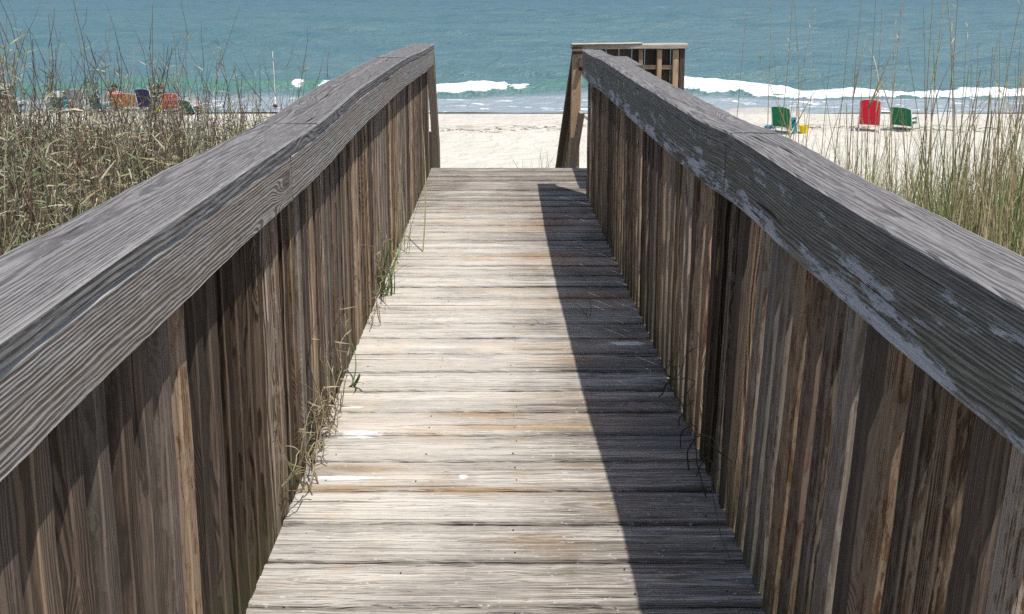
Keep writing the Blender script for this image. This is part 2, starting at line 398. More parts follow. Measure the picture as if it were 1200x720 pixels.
# ------------------------------------------------------------------ sea
ys = [24.2]
while ys[-1] < 9000:
    y = ys[-1]; ys.append(y + (.07 if y < 33 else (.0045 * y if y < 330 else .03 * y)))
ys = np.array(ys); us = np.linspace(-1.0, 1.0, 440)
YY = np.repeat(ys[:, None], len(us), 1); XX = us[None] * (YY * .95 + 4)
SEA = -2.42
H = np.zeros_like(XX); spx = (YY * .95 + 4) * 2 / 440; spy = np.gradient(ys)[:, None] * np.ones_like(XX)
r2 = np.random.default_rng(5)
for i in range(46):
    lam = 1.1 * (11 / 1.1) ** (i / 45.0); ang = R(90) + r2.normal(0, .42); kx = math.cos(ang) * 2 * math.pi / lam; ky = math.sin(ang) * 2 * math.pi / lam
    att = np.clip(1.6 - 2.6 * spx / lam, 0, 1) * np.clip(1.6 - 2.2 * spy * (0.25) / lam, 0, 1)
    H += .0118 * lam ** .85 * att * np.sin(kx * XX + ky * YY + r2.uniform(0, 6.28))
H *= (.55 + .9 * fbm(XX * .06, YY * .045, 21, 3))
shore = sst(25, 34, YY); H = H * (.12 + .88 * shore)
# breaking wave
Yc = 29.0 + .9 * np.sin(XX * .11 + 1.0) + .8 * (fbm(XX * .12, XX * 0 + 3, 31, 3) - .45)
xr = sst(5.5, 7.5, XX)
Yc = Yc * (1 - xr) + (28.6 + .35 * (fbm(XX * .25, XX * 0 + 9, 33, 3) - .45)) * xr - .5 * sst(7, 11, XX)
s_ = YY - Yc
amp = .42 + .12 * (fbm(XX * .2, XX * 0 + 7, 41, 2) - .4) - .20 * sst(6.5, 10, XX)
rid = np.where(s_ > 0, np.exp(-(s_ / 1.3) ** 2), np.exp(-(s_ / .55) ** 2))
H += amp * rid
# outer swells
for (yc, a_, w_) in ((38, .12, 1.6), (47, .16, 2.2), (60, .16, 3.0), (80, .16, 3.5)):
    cc = yc + 3 * np.sin(XX * .05 + yc) + 5 * (fbm(XX * .05, XX * 0 + yc, 51, 2) - .45); H += a_ * (.3 + 1.2 * fbm(XX * .06, XX * 0 + yc * 2, 61, 2)) * np.exp(-((YY - cc) / w_) ** 2)
# inner small wash lip
cc = 26.6 + .8 * (fbm(XX * .3, XX * 0 + 1, 71, 3) - .45); H += .07 * np.exp(-((YY - cc) / .35) ** 2)
nz = fbm(XX * 2.2, YY * 2.2, 81, 4); nzl = fbm(XX * .55, YY * .9, 91, 3)
cen = sst(-3.0, -2.3, XX) * (1 - sst(-.1, .15, XX)); cen2 = sst(.15, .3, XX) * (1 - sst(2.2, 2.6, XX)) * .75
lft = .62 * sst(-8.2, -8.0, XX) * (1 - sst(-7.75, -7.6, XX)) + .6 * sst(-7.2, -6.9, XX) * (1 - sst(-3.2, -2.6, XX)) + (1 - sst(-19, -17.5, XX)) * .7
top = sst(-.55, -.32, s_ + (nz - .45) * .5) * (1 - sst(.15, .7, s_ + (nz - .45) * .9))
foam = top * np.clip(cen * 1.25 + cen2 * (nzl > .45) + lft, 0, 1.2)
frn = sst(-.75, -.35, s_ + (nz - .45) * 1.2) * (1 - sst(.1, .8, s_ + (nzl - .45) * 1.6))
foam = np.maximum(foam, frn * xr * 1.2)
H += .22 * foam * (nz - .2) * (YY < 40)
# remains of foam in the wash
wash = (1 - sst(-1.5, -.5, s_)) ; lace = sst(.52, .60, fbm(XX * 1.3, YY * 3.5, 101, 4)) * wash * .55
edge = np.exp(-((YY - 25.35 - .5 * (fbm(XX * .25, XX * 0, 111, 3) - .45)) / .16) ** 2)
foam = np.clip(np.maximum(foam, np.maximum(lace * .8, edge * .25)), 0, 1)
foam *= (YY < 60)
green = np.clip(rid * (s_ < .5) * 1.1, 0, 1) + .15 * np.exp(-((YY - 33) / 4) ** 2)
wc = np.stack([foam, np.clip(green, 0, 1), wash, np.ones_like(foam)], -1)
k = NT('sea_water')
sp = k.n.new('ShaderNodeSeparateColor'); k.l.new(k.attr('wc', 'Color'), sp.inputs[0])
p = k.geo(); P = k.xyz(p)
a = k.noise(k.vec(k.mul(P[0], .35), k.mul(P[1], .9), 0), 1, 5, .62); b = k.noise(k.vec(k.mul(P[0], 1.6), k.mul(P[1], 3.2), 2), 1, 4, .6)
far = k.ss(30, 400, P[1])
c = k.mix(far, (.096, .172, .188), (.082, .145, .172))
big = k.noise(k.vec(k.mul(P[0], .02), k.mul(P[1], .07), 0), 1, 3, .6)
c = k.mix(k.mul(k.ss(.42, .68, big), .4), c, (.04, .12, .155))
c = k.mix(sp.outputs[1], c, (.085, .19, .155)); c = k.mix(k.mul(sp.outputs[2], .8), c, (.33, .37, .39))
fz = k.ss(.35, .6, k.add(sp.outputs[0], k.mul(k.sub(k.noise(k.vec(k.mul(P[0], 2.6), k.mul(P[1], 3.0), k.mul(P[2], 5)), 1, 5, .7), .5), 1.5)))
fo = k.noise(k.vec(k.mul(P[0], 3.0), k.mul(P[1], 4.0), k.mul(P[2], 6)), 1, 4, .7)
c = k.mix(k.mul(fz, k.mr(fo, .3, .5, .62, 1.0)), c, (.84, .86, .87))
h = k.add(k.mul(a, 1.0), k.mul(b, .35))
M['sea'] = k.fin(c, k.mr(fz, 0, 1, .38, .9), k.bump(h, .7, .8), .5)
k.b.inputs['IOR'].default_value = 1.33
grid_mesh(XX, YY, SEA + H, 'sea', M['sea'], 'structure', attrs={'wc': wc})

# ------------------------------------------------------------------ boardwalk
bw = empty('boardwalk', (0, 0, 0)); tag(bw, 'weathered grey wooden boardwalk of cross planks running to the beach', 'boardwalk')
mb = MB(); y = -1.3; DECK_END = 6.385; pitch = .1465; i = 0
n_pl = int(round((DECK_END - y) / pitch)); y = DECK_END - n_pl * pitch
XL0, XR0 = -.632, .64
for i in range(n_pl):
    yc = y + pitch * (i + .5); w = pitch - random.choice((.005, .007, .008, .010, .013))
    zt = -.019 + random.uniform(-.0025, .001); tl = random.uniform(-.003, .003)
    xr_ = .64 if yc < 5.45 else 1.6
    timber(mb, [(XL0 - random.uniform(0, .004), yc + tl, zt), (-.1, yc + random.uniform(-.0015, .0015), zt + random.uniform(-.001, .001)), (xr_ - random.uniform(0, .004), yc - tl, zt)],
           w, .038, (0, 1, 0), (0, 0, 1), seg=.035, cham=.0045, wob=.0011, nw=3)
mbn = mb
for i in range(n_pl):
    yc = y + pitch * (i + .5)
    for xn in (-.56, -.268, .028, .32, .565):
        for dy in (-.035, .037):
            if random.random() < .5: continue
            cx, cy = xn + random.uniform(-.012, .012), yc + dy + random.uniform(-.01, .01); rr = random.uniform(.0019, .0030)
            ring = [(cx + rr * math.cos(t * math.pi / 4), cy + rr * math.sin(t * math.pi / 4), .0016) for t in range(8)]
            mbn.add(ring, [tuple(range(8))], mi=1)
mb.build('deck_planks', [M['deck'], M['nail']], bw)
for xj in (-.56, .03, .56):
    mb = MB(); timber(mb, [(xj, -1.3, -.135), (xj, 6.36, -.135)], .04, .18, (1, 0, 0), (0, 0, 1), seg=.5); mb.build('joist', M['old_dark'], bw)
for yp in (.2, 2.6, 5.0):
    for xp in (-.50, .50):
        mb = MB(); timber(mb, [(xp, yp, -2.0), (xp, yp, -.05)], .09, .09, (1, 0, 0), (0, 1, 0), seg=.5); mb.build('support_post', M['old_dark'], bw)
# stairs to the sand
NST = 11; rise = 2.15 / (NST + 1)
for s in range(1, NST + 1):
    mb = MB(); timber(mb, [(-.60, 6.40 + .255 * (s - .5), -rise * s), (.60, 6.40 + .255 * (s - .5), -rise * s)], .25, .038, (0, 1, 0), (0, 0, 1), seg=.15)
    mb.build('stair_tread', M['deck'], bw)
for xs_ in (-.62, .62):
    mb = MB(); timber(mb, [(xs_, 6.38, -.20), (xs_, 6.38 + 3.0, -.20 - 3.0 * rise / .255)], .04, .24, (1, 0, 0), (0, .6, .8), seg=.4); mb.build('stringer', M['old_dark'], bw)

# railings: tables Y, X inner edge of cap, cap top Z
LT = [(-1.3, -.586, 1.10), (.85, -.586, 1.100), (1.11, -.586, 1.103), (1.76, -.586, 1.100), (2.33, -.586, 1.088), (2.7, -.586, 1.098), (3.04, -.586, 1.112), (3.43, -.586, 1.110),
      (4.10, -.586, 1.111), (4.6, -.586, 1.104), (5.06, -.586, 1.088), (5.6, -.588, 1.07), (6.30, -.590, 1.060)]
RT = [(-1.3, .672, 1.11), (.5, .660, 1.108), (.93, .652, 1.108), (1.14, .645, 1.102), (1.37, .640, 1.10), (1.72, .634, 1.10), (1.92, .625, 1.108), (2.04, .620, 1.114), (2.15, .612, 1.108), (2.26, .603, 1.100),
      (2.84, .585, 1.100), (3.52, .566, 1.100), (4.35, .556, 1.100), (4.55, .555, 1.098), (4.75, .552, 1.084), (5.0, .550, 1.076), (5.53, .547, 1.070)]
def build_rail(tab, sg, capw, label, y1, board_t, joints, cap_joints, mat_b, base_in, pitchp, y0=-1.25):
    rail = empty('boardwalk_railing', (sg * .65, 0, 0)); tag(rail, label, 'railing', 'railings along the boardwalk')
    T = Matrix.Translation((-sg * .65, 0, 0))
    def P(v): return (v[0] - sg * .65, v[1], v[2])
    def pts(a, b, f):
        ys_ = [a] + [t[0] for t in tab if a + .01 < t[0] < b - .01] + [b]; fine = []
        for u, v in zip(ys_, ys_[1:]):
            n = max(1, int((v - u) / .07)); fine += [u + (v - u) * i / n for i in range(n)]
        fine.append(b); return [P(f(yy)) for yy in fine]
    def sm(yy): # smoothed table
        a = [interp(tab, yy + d) for d in (-.12, -.06, 0, .06, .12)]
        return sum(q[0] for q in a) / 5, sum(q[1] for q in a) / 5
    capt = .040
    cj = [tab[0][0]] + cap_joints + [y1]
    for a, b in zip(cj, cj[1:]):
        mb = MB(); jz = random.uniform(-.003, .003); timber(mb, pts(a + .003, b - .003, lambda yy: (sm(yy)[0] + sg * capw / 2, yy, sm(yy)[1] - capt / 2 + jz)), capw, capt, (1, 0, 0), (0, 0, 1), seg=.04, cham=.005, wob=.0011, nw=5)
        mb.build('cap', M['cap'], rail)
    bj = [tab[0][0]] + joints + [y1 - .01]
    for a, b in zip(bj, bj[1:]):
        dx = random.uniform(0, .003)
        mb = MB(); timber(mb, pts(a + .005, b - .005, lambda yy: (sm(yy)[0] + sg * ((.0015 if sg < 0 else .004) + dx * .5 + .019), yy, sm(yy)[1] - capt - .003 - board_t / 2)), board_t, .038, (0, 0, 1), (-sg, 0, 0), seg=.04, cham=.004, wob=.0010, nw=5)
        mb.build('side_board', mat_b, rail)
    yy = y0; n = 0; wnext = .04
    while yy < y1 - .03:
        yw = wnext; wnext = random.uniform(.032, .042); wv = random.uniform(.042, .044); x1, zt = sm(yy); x_top = x1 + sg * (.004 + .042 + wv / 2) ; x_bot = interp(base_in, yy)[0] + sg * (wv / 2 + .004)
        jx, jy = random.uniform(-.0025, .0035), random.uniform(-.004, .004)
        z0 = -.22 + random.uniform(-.03, .02); zt2 = zt - capt - .006
        tz = lambda z: (x_bot + (x_top - x_bot) * (z / zt2) + sg * abs(jx) * .7, yy + jy * (z / 1.0 - .5), z)
        mb = MB(); timber(mb, [P(tz(z)) for z in (z0, .3, .7, zt2)], wv, yw, (1, 0, 0), (0, 1, 0), seg=.11, cham=.0025, wob=.0012, nw=2)
        mb.build('picket', M['picket'], rail)
        yy += yw / 2 + wnext / 2 + pitchp + random.uniform(-.0015, .0015); n += 1
    for yp in [.35, 2.06, 3.9, 5.3] if sg < 0 else [.3, 2.1, 4.45]:
        x1, zt = sm(yp); mb = MB(); xo = x1 + sg * (.052 + .045 + .045)
        timber(mb, [P((xo, yp, -1.0)), P((xo, yp, zt - .045))], .088, .088, (1, 0, 0), (0, 1, 0), seg=.2); mb.build('post', M['picket'], rail)
    for zr, hr in ((.03, .085), (.985, .06)):     # back rails behind the pickets
        mb = MB(); timber(mb, pts(tab[0][0], y1 - .02, lambda yy: (sm(yy)[0] + sg * (.10), yy, zr)), hr, .03, (0, 0, 1), (-sg, 0, 0), seg=.3)
        mb.build('back_rail', M['old_dark'], rail)
    return rail
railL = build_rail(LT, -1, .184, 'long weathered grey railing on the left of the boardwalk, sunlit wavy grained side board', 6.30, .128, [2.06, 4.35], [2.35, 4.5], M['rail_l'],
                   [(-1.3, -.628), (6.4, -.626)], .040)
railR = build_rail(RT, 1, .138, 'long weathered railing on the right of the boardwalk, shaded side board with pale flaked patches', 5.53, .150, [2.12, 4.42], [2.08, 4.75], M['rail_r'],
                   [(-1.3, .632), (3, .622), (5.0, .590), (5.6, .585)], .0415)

# return rail + stub rail at the landing on the right
land = empty('landing_railing', (1.1, 5.5, 0)); tag(land, 'short low grey railing standing just outside the far end of the right rail', 'railing')
def lp(*v): return (v[0] - 1.1, v[1] - 5.5, v[2])
mb = MB(); timber(mb, [lp(.90, 5.40, .955), lp(.90, 6.10, .955)], .13, .038, (1, 0, 0), (0, 0, 1)); mb.build('cap', M['cap'], land)
for q in range(9):
    yq = 5.43 + q * .08; mb = MB(); timber(mb, [lp(.87, yq, -.2), lp(.87, yq, .93)], .038, .038, (1, 0, 0), (0, 1, 0), nw=1, seg=.2); mb.build('picket', M['picket'], land)

# guard rail across, seen behind the right rail
gr = empty('guard_railing', (1.05, 6.6, 0)); tag(gr, 'brown framed guard railing with pale cap standing across beyond the right rail', 'railing')
def gp(x, y, z): return (x - 1.05, y - 6.6, z)
zc = 1.035
mb = MB(); timber(mb, [gp(.56, 6.60, zc - .019), gp(1.55, 6.60, zc - .012)], .14, .040, (0, 1, 0), (0, 0, 1)); mb.build('cap', M['pale_cap'], gr)
mb = MB(); timber(mb, [gp(.56, 6.53, zc + .006), gp(1.16, 6.57, zc + .012)], .09, .010, (0, 1, 0), (0, 0, 1)); mb.build('cap_strip', M['pale_cap'], gr)
for x_, w_ in ((1.155, .032), (1.315, .040), (1.455, .050)):
    mb = MB(); timber(mb, [gp(x_, 6.585, -.2), gp(x_, 6.585, zc - .045)], w_, .05, (1, 0, 0), (0, 1, 0), seg=.2); mb.build('stud', M['new_wood'], gr)
mb = MB(); timber(mb, [gp(1.51, 6.60, -.8), gp(1.51, 6.60, zc - .04)], .045, .085, (1, 0, 0), (0, 1, 0), seg=.2); mb.build('post', M['picket'], gr)
mb = MB(); timber(mb, [gp(.66, 6.60, .845), gp(1.47, 6.60, .835)], .03, .036, (0, 1, 0), (0, 0, 1), seg=.2); mb.build('middle_rail', M['new_wood'], gr)
for q in range(7):
    xq = .812 + q * .112; mb = MB(); timber(mb, [gp(xq, 6.655, -.2), gp(xq, 6.655, zc - .045)], .106, .022, (1, 0, 0), (0, 1, 0), seg=.2); mb.build('board', M['old_dark'], gr)

# stair railings going down to the sand
sr = empty('stair_railing', (.62, 6.55, 0)); tag(sr, 'leaning brown stair railing with light post at the end of the deck', 'railing')
def sp_(x, y, z): return (x - .62, y - 6.55, z)
mb = MB(); timber(mb, [sp_(.605, 6.50, 1.0), sp_(.605, 9.3, 1.0 - 2.8 * .73)], .085, .038, (1, 0, 0), (0, .59, .81), seg=.2); mb.build('stair_cap', M['old_dark'], sr)
mb = MB(); timber(mb, [sp_(.640, 6.52, .90), sp_(.640, 9.3, .90 - 2.78 * .73)], .038, .12, (1, 0, 0), (0, .59, .81), seg=.2); mb.build('side_board', M['picket'], sr)
mb = MB(); timber(mb, [sp_(.588, 6.62, -.30), sp_(.612, 6.56, .99)], .082, .06, (1, 0, 0), (0, 1, 0), seg=.2); mb.build('post', M['new_wood'], sr)
mb = MB(); timber(mb, [sp_(.565, 6.44, -.06), sp_(.640, 6.44, .46)], .055, .03, (1, 0, -.2), (0, 1, 0), seg=.2); mb.build('brace', M['old_dark'], sr)
mb = MB(); timber(mb, [sp_(.622, 6.46, .46), sp_(.80, 6.50, .34)], .06, .03, (0, 1, 0), (0, 0, 1), seg=.2); mb.build('lower_rail', M['pale_cap'], sr)
for q in range(12):
    yq = 6.78 + q * .2; zq = 1.0 - (yq - 6.5) * .73; mb = MB()
    timber(mb, [sp_(.640, yq, max(zq - 1.05, float(ground(.66, yq)) - .05)), sp_(.640, yq, zq - .05)], .038, .038, (1, 0, 0), (0, 1, 0), nw=1, seg=.3); mb.build('picket', M['old_dark'], sr)
lp_ = empty('stair_post', (-.60, 6.5, 0)); tag(lp_, 'dark shaded post standing at the far end of the left railing', 'post')
mb = MB(); timber(mb, [(.010, 0.0, -1.3), (-.006, 0, .2), (-.046, 0.0, 1.02)], .062, .09, (1, 0, 0), (0, 1, 0), seg=.2); mb.build('shaft', M['old_dark'], lp_)
mb = MB(); timber(mb, [(-.040, -.06, -.1), (-.044, -.06, .30)], .032, .03, (1, 0, 0), (0, 1, 0), seg=.1); mb.build('cleat', M['picket'], lp_)

# ------------------------------------------------------------------ dune vegetation
k = NT('grass_blades')
c = k.attr('col', 'Color'); n = k.noise(k.obj(), 30, 2, .5); v = k.mr(n, .3, .7, .75, 1.25)
c = k.mix(1.0, c, k.vec(v, v, v), 'MULTIPLY')
k.fin(c, .7, None, .3)
tr_ = k.n.new('ShaderNodeBsdfTranslucent'); k.put(tr_.inputs[0], c); mx = k.n.new('ShaderNodeMixShader'); mx.inputs[0].default_value = .25
k.l.new(k.b.outputs[0], mx.inputs[1]); k.l.new(tr_.outputs[0], mx.inputs[2]); k.l.new(mx.outputs[0], k.out.inputs[0]); M['grass'] = k.m

TAN = [(.52, .42, .24), (.62, .52, .32), (.44, .34, .19), (.36, .28, .18)]
BRN = [(.19, .13, .09), (.15, .105, .078), (.28, .195, .13), (.12, .092, .07)]
GRY = [(.38, .38, .25), (.32, .36, .20), (.46, .43, .30), (.25, .31, .16), (.52, .49, .35)]
GRN = [(.24, .32, .09), (.30, .36, .12), (.18, .26, .08), (.36, .38, .16)]
def ribbon(mb, base, d0, length, width, bend, col, seg=6, twist=0, tip=.15):
    """curved flat leaf with a folded mid rib"""
    p = Vector(base); d = Vector(d0).normalized(); ld = Vector((random.gauss(0, 1), random.gauss(0, 1), 0)); ld = ld - d * ld.dot(d)
    ld = ld.normalized() if ld.length > .01 else Vector((1, 0, 0)); side = d.cross(ld).normalized()
    vs, fs = [], []
    for i in range(seg + 1):
        t = i / seg; w = width * (1 - t ** 1.6 * (1 - tip)) * .5 * (1 if t > .02 else .8)
        ss_ = (side * math.cos(twist * t) + ld * math.sin(twist * t))
        vs += [p - ss_ * w, p + ld * (-w * .35), p + ss_ * w]
        d = (d + ld * (bend / seg) + Vector((0, 0, -.10 * bend / seg * t * 3))).normalized(); p = p + d * (length / seg)
    for i in range(seg):
        a = i * 3; fs += [(a, a + 1, a + 4, a + 3), (a + 1, a + 2, a + 5, a + 4)]
    mb.add(vs, fs, None, (0, 0, 0), col=col, smooth=True); return p
def stalk(mb, base, d0, length, rad, col, seg=7, crook=.05, n=4):
    p = Vector(base); d = Vector(d0).normalized(); pts = [p.copy()]; rr = [rad]
    for i in range(seg):
        d = (d + Vector((random.gauss(0, crook), random.gauss(0, crook), 0))).normalized(); p = p + d * (length / seg); pts.append(p.copy()); rr.append(rad * (1 - .72 * (i + 1) / seg))
    tube(mb, pts, rr, n=n, col=col, cap=False); return pts
def jc(c, s=.15):
    f = 1 + random.uniform(-s, s); return tuple(x * f for x in c)

def woody_clump(mb, x, y, h, nst, dens=1.0):
    z = float(ground(x, y)) - .03
    for _ in range(nst):
        bx, by = x + random.gauss(0, .09), y + random.gauss(0, .09)
        lean = (random.gauss(0, .09), random.gauss(0, .09), 1); hh = h * random.uniform(.62, 1.08)
        col = jc(random.choice(BRN if random.random() < .72 else GRY))
        pts = stalk(mb, (bx, by, z), lean, hh, random.uniform(.003, .0052), col, 7, .06, 4)
        for i in range(2, len(pts)):
            if random.random() < .55: # side twig
                a = random.uniform(0, 6.28); dd = (math.cos(a) * .35, math.sin(a) * .35, 1)
                stalk(mb, pts[i], dd, random.uniform(.08, .26) * h, .0026, jc(random.choice(BRN)), 3, .12, 3)
        for i in range(1, len(pts) - 1):
            for _k in range(int(4.2 * dens + random.random())):
                a = random.uniform(0, 6.28); q = pts[i].lerp(pts[i + 1], random.random())
                ribbon(mb, q, (math.cos(a) * .8, math.sin(a) * .8, random.uniform(.2, 1.2)), random.uniform(.04, .11), random.uniform(.004, .009), random.uniform(.4, 2.4),
                       jc(random.choice(GRY if random.random() < .8 else TAN)), 3, random.uniform(-2, 2))
def grass_clump(mb, x, y, h, nb, pal):
    z = float(ground(x, y)) - .03
    for _ in range(nb):
        a = random.uniform(0, 6.28); t = random.uniform(.05, .45)
        ribbon(mb, (x + random.gauss(0, .07), y + random.gauss(0, .07), z), (math.cos(a) * t, math.sin(a) * t, 1), h * random.uniform(.45, 1.1), random.uniform(.004, .0095),
               random.uniform(.1, .7), jc(random.choice(pal)), 6, random.uniform(-1, 1))

mb = MB(); cnt = 0
for _ in range(3400):
    y = random.uniform(2.2, 10.5); x = -random.uniform(1.05, 1.5 + y * .72)
    if x > -1.15 - .04 * y: continue
    d = float(vn(x * .9, y * .9, 77)); 
    if d < .30 and y > 5: continue
    xp = 593 + F * x / (y * .99)                     # thin the patch out towards the walk
    dens_p = .17 if xp < 250 else (.13 if xp < 340 else .07)
    if y > 8: dens_p *= .7
    if random.random() > dens_p * 4.6: continue
    h = 1.36 + .26 * float(vn(x * .7, y * .5, 78)) - .10 * max(0, (xp - 200) / 150)
    woody_clump(mb, x, y, h * (.85 if random.random() < .8 else 1.1), random.choice((2, 3, 3, 4))); cnt += 1
    grass_clump(mb, x + random.gauss(0, .2), y + random.gauss(0, .2), random.uniform(.75, 1.15), 11, GRY + GRY + GRN + TAN)
print('left clumps', cnt)
o = mb.build('dune_scrub', M['grass']); tag(o, 'dense brown twiggy scrub and grey green grass on the dune left of the boardwalk', 'dune scrub', kind='stuff')
mb = MB(); cnt = 0
for _ in range(2200):
    y = random.uniform(2.0, 9.8); x = random.uniform(1.15, 1.6 + y * .72)
    xp = 593 + F * x / (y * .99)
    d = float(vn(x * 1.1 + 5, y * 1.1, 87))
    if d < .47: continue
    if random.random() > (.80 if xp > 1080 else .50 if xp > 970 else .14): continue
    pal = GRY + GRN + GRN + TAN if random.random() < .6 else TAN + GRY + GRN
    grass_clump(mb, x, y, random.uniform(.7, 1.2), random.randint(12, 20), pal)
    if xp > 930 and random.random() < .32:
        z_ = float(ground(x, y)) - .03
        for _q in range(random.randint(1, 4)):
            stalk(mb, (x + random.gauss(0, .08), y + random.gauss(0, .08), z_), (random.gauss(0, .07), random.gauss(0, .07), 1), random.uniform(.9, 1.8), random.uniform(.004, .0062), jc(random.choice(TAN + TAN + TAN + GRN)), 6, .035, 4)
    if random.random() < .45: woody_clump(mb, x + .1, y, random.uniform(.55, .8), 2, .8)
    if random.random() < .5: grass_clump(mb, x, y, random.uniform(1.0, 1.3), 4, TAN)
    cnt += 1
print('right clumps', cnt)
o = mb.build('dune_grass', M['grass']); tag(o, 'loose tan and green dune grass on pale sand right of the boardwalk', 'dune grass', kind='stuff')

# tall single stalks
def sea_oat(px, ytop, yd, label, group, lean=0.0, pal=TAN, dead=True, leaves=2, rad=.0052, bend=.04):
    x = (px - 593) * (yd * .99 + .2) / F; z0 = float(ground(x, yd)) - .04
    zt = EYE - (ytop + 12) * .99 * (yd * .99) / F; hgt = zt - z0
    t = empty('sea_oat', (x, yd, z0)); tag(t, label, 'sea oat', group)
    mb = MB(); pts = stalk(mb, (0, 0, 0), (lean, random.gauss(0, .03), 1), hgt, rad, jc(random.choice(pal)), 10, bend * .5, 5); mb.build('stem', M['grass'], t)
    if leaves:
        for q in range(leaves):
            mb = MB(); i = random.randint(1, 6); a = random.uniform(0, 6.28)
            ribbon(mb, pts[i], (math.cos(a) * .35, math.sin(a) * .35, 1), random.uniform(.3, .6), random.uniform(.006, .011), random.uniform(.3, 1.1), jc(random.choice(pal)), 7, .6)
            mb.build('leaf', M['grass'], t)
    if dead:
        for q in range(random.randint(4, 9)):
            mb = MB(); i = random.randint(6, 9); a = random.uniform(0, 6.28); p0 = pts[i].lerp(pts[i + 1], random.random())
            ribbon(mb, p0, (math.cos(a) * .4, math.sin(a) * .4, 1), random.uniform(.03, .08), .006, 1.2, jc(random.choice(TAN)), 3)
            mb.build('spikelet', M['grass'], t)
    return t
GR = 'tall pale sea oat stalks on the right dune'; LR = 'tall thin tan sea oat stalk rising above the right dune grass against the sea'
RIGHT_OATS = [(860, -20, 7.5, .05), (893, -30, 6.8, .03), (912, -15, 6.2, -.02), (916, 5, 6.6, .03), (938, -10, 7.0, .0), (975, 30, 6.5, .02), (993, -30, 5.5, .02), (1019, -20, 5.0, .0), (1023, 10, 5.8, .03),
              (1045, -15, 5.2, -.01), (1050, 20, 6.1, .02), (1075, 0, 5.0, .01), (1087, -25, 4.4, .0), (1090, 5, 5.2, -.01), (1106, -20, 4.8, -.03), (1125, 30, 5.6, .02), (1147, -5, 5.0, .0), (1172, -35, 4.0, .0), (1175, -10, 4.6, .02), (1185, 40, 5.0, .05)]
RIGHT_LABELS = ['leftmost thin sea oat stalk above the right cap, in front of the surf',
                'thin sea oat stalk rising just left of the green chair and bucket',
                'tall sea oat stalk in front of the green chair by the bucket',
                'short sea oat stalk crossing the green chair, its tip below the frame top',
                'thin sea oat stalk rising behind the yellow bucket',
                'shorter stalk midway between yellow bucket and red chair, tip inside the frame',
                'tall stalk rising just left of the red chair',
                'tall stalk standing directly in front of the red chair',
                'shorter stalk in front of the red chair, leaning slightly right',
                'tall stalk just left of the green low chair',
                'short stalk beside the left arm of the green low chair',
                'tall stalk at the right arm of the green low chair',
                'tall stalk one hand right of the green low chair, the taller of a close pair',
                'shorter stalk of the close pair right of the green low chair',
                'tall nearer stalk left of the thick tan one',
                'shorter stalk with tip inside the frame, behind the thick tan one',
                'tall straight stalk between the thick tan one and the green leafy shoot',
                'tallest near stalk just right of the green leafy shoot',
                'thinner stalk close behind the tall one right of the green shoot',
                'rightmost stalk, shorter and leaning right at the frame edge']
for (px, yt, yd, ln), LR in zip(RIGHT_OATS, RIGHT_LABELS):
    sea_oat(px, yt, yd, LR, GR, ln)
sea_oat(1125, -12, 4.2, 'thickest tan sea oat stalk, leaning left between the green low chair and right edge', None, -.07, rad=.007)
sea_oat(1163, 38, 4.1, 'bright green leafy sea oat shoot near the right edge', None, -.01, pal=GRN, dead=False, leaves=6, rad=.006)
sea_oat(985, 40, 5.5, 'tan stalk leaning steeply left above the right cap, crossing its upright neighbours', None, -.34, rad=.005)
sea_oat(1030, 100, 4.6, 'dark green stalk leaning right across the red beach chair', None, .20, pal=GRN, rad=.006, dead=False)
GL = 'thin stalks above the left scrub'; LL = 'thin dark stalk standing above the left scrub against the sea'
for (px, yt, yd, ln), LL in zip([(126, 14, 5.2, -.01), (177, 5, 4.6, .02), (186, 52, 5.0, .05), (240, 72, 5.4, .09), (45, 42, 4.6, .02), (60, 55, 5.0, .06), (290, 78, 6.0, -.02), (15, 38, 4.4, -.04)],
        ['thin dark stalk rising high from the scrub left of the orange chair',
         'tallest upright dark stalk, standing over the navy chair',
         'dark stalk leaning right, just beside the tallest one over the navy chair',
         'dark stalk leaning right toward the railing, right of the coral chair',
         'thin dark stalk above the gap between black and teal chairs',
         'dark stalk leaning right over the teal chair with the white towel',
         'short thin stalk farthest right in the left scrub, near the fishing rod',
         'dark stalk leaning left above the black chair at the far left']):
    sea_oat(px, yt, yd, LL, GL, ln, pal=BRN, leaves=1, dead=False)
sea_oat(160, -6, 4.8, 'long dark stalk leaning left above the left scrub up to the frame top', None, -.12, pal=BRN, leaves=0, dead=False)
sea_oat(168, 50, 4.4, 'pale bleached stalk leaning left among dark twigs in the left scrub', None, -.07, pal=[(.55, .5, .4)], leaves=0, dead=False)

# tufts of grass past the deck end
def tuft(name, loc, label, cat, n, h, pal, spread=.05, wid=.006, bendr=(.2, 1.0), tilt=(.05, .5), group=None, dirx=None):
    t = empty(name, loc); tag(t, label, cat, group)
    for i in range(n):
        mb = MB(); a = random.uniform(0, 6.28); s = random.uniform(*tilt); dx, dy = math.cos(a) * s, math.sin(a) * s
        if dirx: dx = abs(dx) * dirx + dirx * .15
        ribbon(mb, (random.gauss(0, spread), random.gauss(0, spread), 0), (dx, dy, 1), h * random.uniform(.55, 1.1), wid, random.uniform(*bendr), jc(random.choice(pal)), 8, random.uniform(-1, 1), .1)
        mb.build('blade', M['grass'], t)
    return t
X_, Y_ = px_plane(625, 196, 3.35)
tuft('grass_tuft', (X_, Y_, float(ground(X_, Y_)) - .03), 'sparse dark grass tuft on the sand beyond the deck end, left of the stair railing', 'grass tuft', 14, .95, BRN + GRY, .16, .014, (.2, .9), (.05, .5))
X_, Y_ = px_plane(575, 197, 3.4)
tuft('grass_tuft', (X_, Y_, float(ground(X_, Y_)) - .03), 'tiny grass sprig on the sand beyond the middle of the deck end', 'grass tuft', 5, .42, BRN + GRY, .08, .010)
